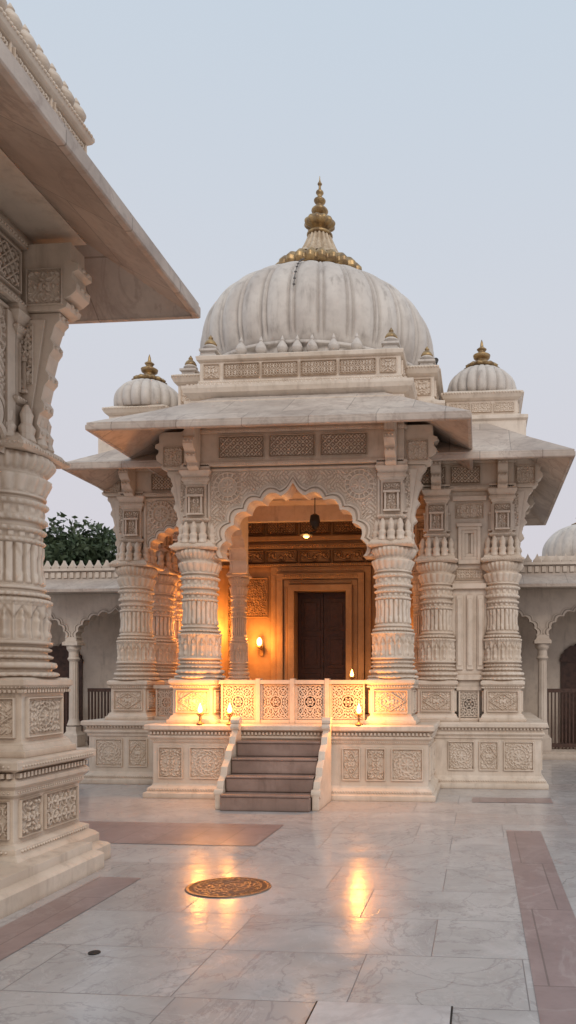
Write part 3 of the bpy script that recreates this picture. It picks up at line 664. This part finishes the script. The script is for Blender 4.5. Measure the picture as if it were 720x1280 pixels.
tube(m,(hx,hy,3.95),(hx,hy,5.03),.008,.008,6); lathe(m,[(.02,4.25),(.07,4.22),(.085,4.12),(.06,4.05),(.02,4.0)],20,None,(hx,hy,0)); tube(m,(hx-.16,hy,3.93),(hx+.02,hy,3.97),.01,.01,6)
lathe(m,[(.01,3.98),(.10,3.93),(.11,3.91),(.09,3.90)],20,None,(hx-.14,hy,0))
o=put('hanging_lamp',(m,DARK),None,label='dark metal lamp hanging from the porch ceiling',category='hanging lamp')
g=MB(); lathe(g,[(.05,3.90),(.05,3.885),(.03,3.87),(.01,3.865)],16,None,(hx-.14,hy,0)); put('bulb',(g,GLOW2,True),o)
light(hx-.14,hy,3.78,11,.06,(1,.42,.11))

# ============================================================ near pavilion
Pv=empty('pavilion',(-4.6,4,0),label='carved marble pavilion with broad stone eave on a stepped plinth',category='pavilion')
PX=-3.84
m=MB()
PL=[(.19,0),(.19,.13),(.17,.15),(.12,.17),(.12,.24),(.09,.27),(.06,.29),(.06,.33),(0,.36),(0,.70),(.03,.73),(.03,.77),(.06,.80),(.06,.83),(.03,.86),(.03,.90),(.10,.93),(.10,.985),(.08,1.0)]
m.loft(-7.5,-3.64,-1.2,5.6,[(a+(.26 if z<.26 else 0),z-.004) for a,z in PL]); m.loft(-7.5,-3.64,5.0,6.0,[(a,z-.002) for a,z in PL]); m.loft(-4.4,-3.50,5.28,6.20,PL)
m.loft(-4.4,-3.50,2.4,3.35,PL)
def ppl(F,u0,u1,pn,n=0):
    dentils(m,F,u0-.03,u1+.03,.862,.9,.028,.07,.045); beads(m,F,u0,u1,.75,.03,.012,.03); beads(m,F,u0,u1,.31,.06,.014,.034)
    beads(m,F,u0-.05,u1+.05,.955,.10,.014,.036)
    for a,b,fn in pn: relief(m,F,a,b,.39,.69,fn,.024,.002,.0075,.02)
ppl(Fr((-3.50,0,0),'+x'),5.28,6.20,[(5.34,5.62,p_fine),(5.66,6.14,p_flower)])
ppl(Fr((0,5.28,0),'-y'),-3.64,-3.50,[(-3.63,-3.52,p_flower)])
ppl(Fr((-3.64,0,0),'+x'),3.4,5.2,[(3.5+i*.42,3.88+i*.42,p_flower if i%2 else p_fine) for i in range(4)])
put('plinth',(m,MARBL),Pv,bevel=.004)
for y in(5.75,2.9): column(Pv,PX,y,1.0,['+x','+y'] if y>5 else ['+x'],COLL,1.04)
column(Pv,-6.8,5.75,1.0,['+y'],COLL)
m=MB(); F=Fr((PX,4.325,0),'+x'); arch_wall(m,F,1.08,.95,3.36,4.56,1.26,1.26,.26,carve=.008)
for sx in(-1,1): m.fbox(F,sx*1.2-.05,sx*1.2+.05,3.4,4.5,.12,.165)
put('arch',(m,MARBL),Pv)
m=MB(); arch_wall(m,Fr((-5.33,5.75,0),'-y'),1.15,.95,3.36,4.56,1.3,1.3,.26); put('arch',(m,MARBL),Pv)
m=MB(); w=.17; z0=4.575
m.box(PX-w,PX+w,-1,5.92,z0,5.46); m.box(-7,PX-w-.001,5.58,5.92,z0,5.46)
F=Fr((PX+w,0,0),'+x'); m.fbox(F,-1,5.92,z0,z0+.05,-.01,.04); m.fbox(F,-1,5.92,z0+.48,z0+.54,-.01,.05); beads(m,F,2,5.92,z0+.025,.04,.013,.034); beads(m,F,2,5.92,z0+.51,.05,.013,.034)
for i in range(6): relief(m,F,2.3+i*.56,2.3+i*.56+.50,z0+.09,z0+.44,p_jali,.03,.003,.008,.024)
put('frieze',(m,MARBL),Pv,bevel=.003)
m=MB(); m.box(-6.2,-6.0,-1,5.6,1.0,5.2); put('wall',(m,PLAST),Pv)
e=eave(-7.2,-3.70,-1.5,5.55,1.22,.85,5.62,4.96,.13,SLAB,Pv)
m=MB(); m.loft(-6.9,-3.24,-1.4,5.86,[(.0,5.2),(0,5.72),(.03,5.75),(.05,5.78),(.05,5.81),(.0,5.84),(0,6.02),(.03,6.05),(.045,6.08),(.045,6.105),(.01,6.12)])
F=Fr((-3.24,0,0),'+x')
for i in range(7): relief(m,F,2.42+i*.49,2.42+i*.49+.46,5.85,6.01,p_flower,.022,.002,.009,.016)
beads(m,F,1,5.86,5.79,.05,.018,.042); beads(m,F,1,5.86,6.09,.045,.015,.036)
put('parapet',(m,MARBL),Pv,bevel=.004)
b2=bud.copy(); b2.materials[0]=MARBL
for i in range(20): put('lotus_bud',b2,Pv,(-3.29,5.78-i*.17,6.118)).scale=(.68,.68,.58)

# ============================================================ perimeter arcade
A=empty('arcade_building',(-3,15.5,0),label='low plastered arcade building with cusped arches around the courtyard',category='building')
m=MB(); m.loft(-14.8,9.4,15.05,17.5,[(.06,0),(.06,.10),(0,.12),(0,.16)]); m.box(-14.8,9.4,16.5,16.8,.16,3.6); put('base_wall',(m,PLAST),A)
m=MB()
m.loft(0,0,0,0,[(.17,.16),(.17,.42),(.14,.45),(.11,.50),(.11,.60)]); lathe(m,[(.10,.6),(.14,.63),(.12,.68),(.10,.75),(.09,2.0),(.13,2.05),(.10,2.1),(.10,2.2),(.14,2.26),(.15,2.34)],24,lambda th,z,r:-.008*np.abs(np.cos(6*th))*((z>.75)&(z<2.0)))
m.loft(0,0,0,0,[(.17,2.34),(.17,2.40),(.13,2.44),(.12,2.52)]); pm=mesh_of('arcade_pillar',m,PLAST)
xs=[1.27+2.0*i for i in range(-8,5)]
for x in xs: put('arcade_pillar',pm,A,(x,15.25,0))
m=MB(); arch_wall(m,Fr((0,15.25,0),'-y'),.86,.62,2.5,3.45,1.0,1.0,.2); am=mesh_of('arcade_arch',m,PLAST)
for x in xs[:-1]: put('arcade_arch',am,A,(x+1.0,0,0))
m=MB(); m.box(-14.8,9.4,15.10,16.5,3.452,3.62); put('roof',(m,PLAST),A)
m=MB(); extr(m,Fr((-2.7,0,0),'+x'),[(15.12,3.66),(14.42,3.40),(14.42,3.46),(15.12,3.76)],24.4); put('eave',(m,SLAB),A)
m=MB(); m.box(-14.8,9.4,15.13,15.3,3.62,3.98); F=Fr((0,15.13,0),'-y')
m.fbox(F,-14.8,9.4,3.93,3.985,-.01,.05); m.fbox(F,-14.8,9.4,3.72,3.76,-.01,.03)
dentils(m,F,-12,6,3.78,3.90,0,.025,.14)
x=-11.
while x<5.5:
    extr(m,Fr((x,15.2,0),'-y'),[(-.075,3.98),(.075,3.98),(.085,4.03),(.05,4.07),(.03,4.10),(0,4.17),(-.03,4.10),(-.05,4.07),(-.085,4.03)],.08); x+=.19
put('parapet',(m,PLAST),A)
def gate(x0,x1):
    m=MB(); F=Fr((0,15.6,0),'-y'); 
    m.fbox(F,x0,x1,1.34,1.42,-.03,.03); m.fbox(F,x0,x1,.2,.28,-.03,.03); n=int((x1-x0)/.075)
    for i in range(n+1): u=x0+i*(x1-x0-.03)/n; m.fbox(F,u,u+.03,.16,1.34,-.015,.015)
    m.fbox(F,(x0+x1)/2-.04,(x0+x1)/2+.04,.16,1.45,-.025,.035)
    put('gate',(m,WOODR),A)
for i in(2,3,4,8,9): gate(xs[i]+.13,xs[i]+1.87)
for i in (2,3,8,9):
    m=MB(); F=Fr((0,16.5,0),'-y'); c=xs[i]+1
    m.fbox(F,c-.5,c+.5,.2,2.0,-.01,.03); extr(m,Fr((c,16.47,0),'-y'),[(x*.5,2.0+z*.5) for x,z in arch_pts(1,.9)],.06); put('door',(m,WOODR),A)
R=empty('shrine',(2.75,20,0),label='small white shrine with ribbed dome behind the arcade',category='shrine')
m=MB(); m.loft(1.5,4.0,19,21.5,[(0,0),(0,4.2),(.15,4.3),(.15,4.4),(0,4.5),(0,4.75)]); put('shrine_wall',(m,PLAST),R)
m=MB(); lathe(m,smooth_prof([(1.0,4.7),(1.06,4.95),(1.0,5.25),(.75,5.55),(.4,5.72),(.1,5.78)],30),200,lambda th,z,r:(.05*(np.abs(np.cos(12*th))**.5)-.03)*r,(2.75,20.2,0),None); dd=put('shrine_dome',(m,MARBD,True),R)
m=MB(); lathe(m,[(.25,5.72),(.3,5.78),(.12,5.86),(.18,5.96),(.08,6.06),(.1,6.14),(.01,6.36)],30,None,(2.75,20.2,0)); put('finial',(m,GOLD,True),R)
# ============================================================ trees
def leafmat():
    m,nt,b=newmat('dark_foliage'); pos=N(nt,'ShaderNodeNewGeometry').outputs['Position']
    c=mixc(nt,ramp(nt,noise(nt,pos,2.2,4),.35,.65),(.035,.06,.025),(.08,.11,.05)); nt.links.new(c,b.inputs['Base Color']); b.inputs['Roughness'].default_value=.6
    return m
LEAF=leafmat(); BARK=simple('tree_bark',(.08,.06,.045),.9)
def tree(x,y,h,cr,label):
    t=MB(); tube(t,(x,y,0),(x+.1,y,h*.5),.22,.14); L=MB(); V=[];Fc=[]
    for i in range(11):
        a=rng.rand()*2*pi; el=.3+rng.rand()*1.1; l=cr*(.6+.5*rng.rand()); p=np.array((x+.1,y,h*.5+rng.rand()*h*.12))
        q=p+l*np.array((math.cos(a)*math.cos(el),math.sin(a)*math.cos(el),math.sin(el)*1.15)); q[2]=min(q[2],h-.4-.5*rng.rand()); tube(t,p,q,.08,.02,6)
        for j in range(5):
            c=q+rng.randn(3)*cr*.28; rr=cr*(.18+.2*rng.rand())
            if c[2]>h-.3: c[2]=h-.3-rng.rand()*.9
            n=150; d=rng.randn(n,3); d/=np.linalg.norm(d,axis=1)[:,None]; P=c+d*rr*(rng.rand(n,1)**.4)
            for pp in P:
                u=rng.randn(3);u/=np.linalg.norm(u);w=np.cross(u,rng.randn(3));w/=np.linalg.norm(w);s=.05+.05*rng.rand()
                k=len(V);V+=[pp-u*s*1.3,pp+w*s*.6,pp+u*s*1.3,pp-w*s*.6];Fc.append((k,k+1,k+2,k+3))
    L.add(V,Fc); e=empty('tree',(x,y,0),label=label,category='tree',group='trees behind the arcade')
    put('trunk',(t,BARK),e); put('crown',(L,LEAF),e)
tree(-12.0,21.5,7.0,1.5,'dark green leafy tree rising behind the arcade roof')
tree(-13.8,22.5,6.3,1.7,'dark green leafy tree rising behind the arcade roof')
tree(-15.9,22,5.9,1.8,'dark green leafy tree rising behind the arcade roof')

# ============================================================ ground
m=MB(); m.add([(-300,-100,0),(300,-100,0),(300,500,0),(-300,500,0)],[(0,1,2,3)]); put('ground',(m,FLOOR),None,kind='structure')
def sheet(n,x0,x1,y0,y1,z,mat):
    m=MB(); m.add([(x0,y0,z),(x1,y0,z),(x1,y1,z),(x0,y1,z)],[(0,1,2,3)]); put(n,(m,mat),None,kind='structure')
sheet('pavement_band',.28,.64,-4,7.9,.004,BAND)
sheet('pavement_band',-3.08,-2.72,-4,5.75,.004,BAND)
sheet('pavement_band',-4.9,-2.15,6.95,8.0,.004,BAND)
sheet('pavement_band',-.1,.95,9.7,10.1,.004,BAND)
sheet('pavement_joint',-.81,-.13,2.9,3.62,.004,DARK)
sheet('pavement_slab',-.80,-.14,2.9,3.61,.008,INSET)
m=MB(); R0=.33
rr=np.linspace(0.001,R0,60)[:,None]; th=(np.arange(160)/160*2*pi)[None,:]
q=rr/R0
H=.004+.0045*np.maximum.reduce([ss(.05,.03,np.abs(q-.95))+0*th,ss(.025,.012,np.abs(q-.78))+0*th,ss(.025,.012,np.abs(q-.5))+0*th,((q<.76)&(q>.52))*ss(.1,.4,np.cos(16*th+3*np.sin(q*26))),((q>.80)&(q<.91))*ss(0,.3,np.cos(40*th)),((q<.48))*ss(.0,.3,np.cos(8*th)*np.sin(q*30))])
H[-1,:]=.0
V=np.stack([-1.93+rr*np.cos(th),5.55+rr*np.sin(th)*.85,H],-1).reshape(-1,3); m.add(V,gf(60,160,True))
BR=stone('worn_bronze',(.32,.23,.17),(.22,.16,.12),(.03,.022,.016),.28,.3,.014)
BR.node_tree.nodes['Principled BSDF'].inputs['Metallic'].default_value=.75
put('drain_cover',(m,BR,True),None,label='round engraved bronze drain cover set in marble paving',category='drain cover')
m=MB(); lathe(m,[(.035,.0),(.035,.006),(.02,.007),(.001,.007)],16,None,(-2.25,4.15,0)); put('floor_drain',(m,DARK),None,label='tiny dark metal drain set in marble paving',category='drain')

# ============================================================ world, sun, camera
w=bpy.data.worlds.new('World'); S.world=w; w.use_nodes=True; nt=w.node_tree
bg=nt.nodes['Background']
tc=nt.nodes.new('ShaderNodeTexCoord'); sep=nt.nodes.new('ShaderNodeSeparateXYZ'); nt.links.new(tc.outputs['Generated'],sep.inputs[0])
cr=nt.nodes.new('ShaderNodeValToRGB'); nt.links.new(sep.outputs[2],cr.inputs[0])
E=cr.color_ramp.elements; E[0].position=0; E[0].color=(.68,.62,.645,1); E[1].position=1; E[1].color=(.58,.67,.765,1)
for p,c in((.18,(.67,.64,.685,1)),(.42,(.65,.675,.735,1)),(.68,(.585,.665,.755,1))):
    e=E.new(p); e.color=c
sk=nt.nodes.new('ShaderNodeTexSky'); sk.sky_type='NISHITA'; sk.sun_disc=False; sk.sun_elevation=math.radians(38); sk.sun_rotation=math.radians(155)
bg2=nt.nodes.new('ShaderNodeBackground'); nt.links.new(sk.outputs[0],bg2.inputs[0]); bg2.inputs[1].default_value=.005
nt.links.new(cr.outputs[0],bg.inputs[0]); bg.inputs[1].default_value=.97
ad=nt.nodes.new('ShaderNodeAddShader'); nt.links.new(bg.outputs[0],ad.inputs[0]); nt.links.new(bg2.outputs[0],ad.inputs[1])
nt.links.new(ad.outputs[0],nt.nodes['World Output'].inputs[0])
sl=bpy.data.lights.new('sun','SUN'); sl.energy=.95; sl.angle=math.radians(25); sl.color=(1,.88,.76)
so=bpy.data.objects.new('sun',sl); bpy.context.collection.objects.link(so); so.rotation_euler=(math.radians(52),0,math.radians(25))
cam=bpy.data.cameras.new('camera'); co=bpy.data.objects.new('camera',cam); bpy.context.collection.objects.link(co)
co.location=(0,0,1.6); co.rotation_euler=(pi/2,0,math.radians(5))
cam.sensor_fit='VERTICAL'; cam.sensor_height=36; cam.sensor_width=36; cam.lens=924/1280*36
cam.shift_x=-(519-360)/1280; cam.shift_y=(850-640)/1280; cam.clip_end=2000; cam.clip_start=.05
S.camera=co
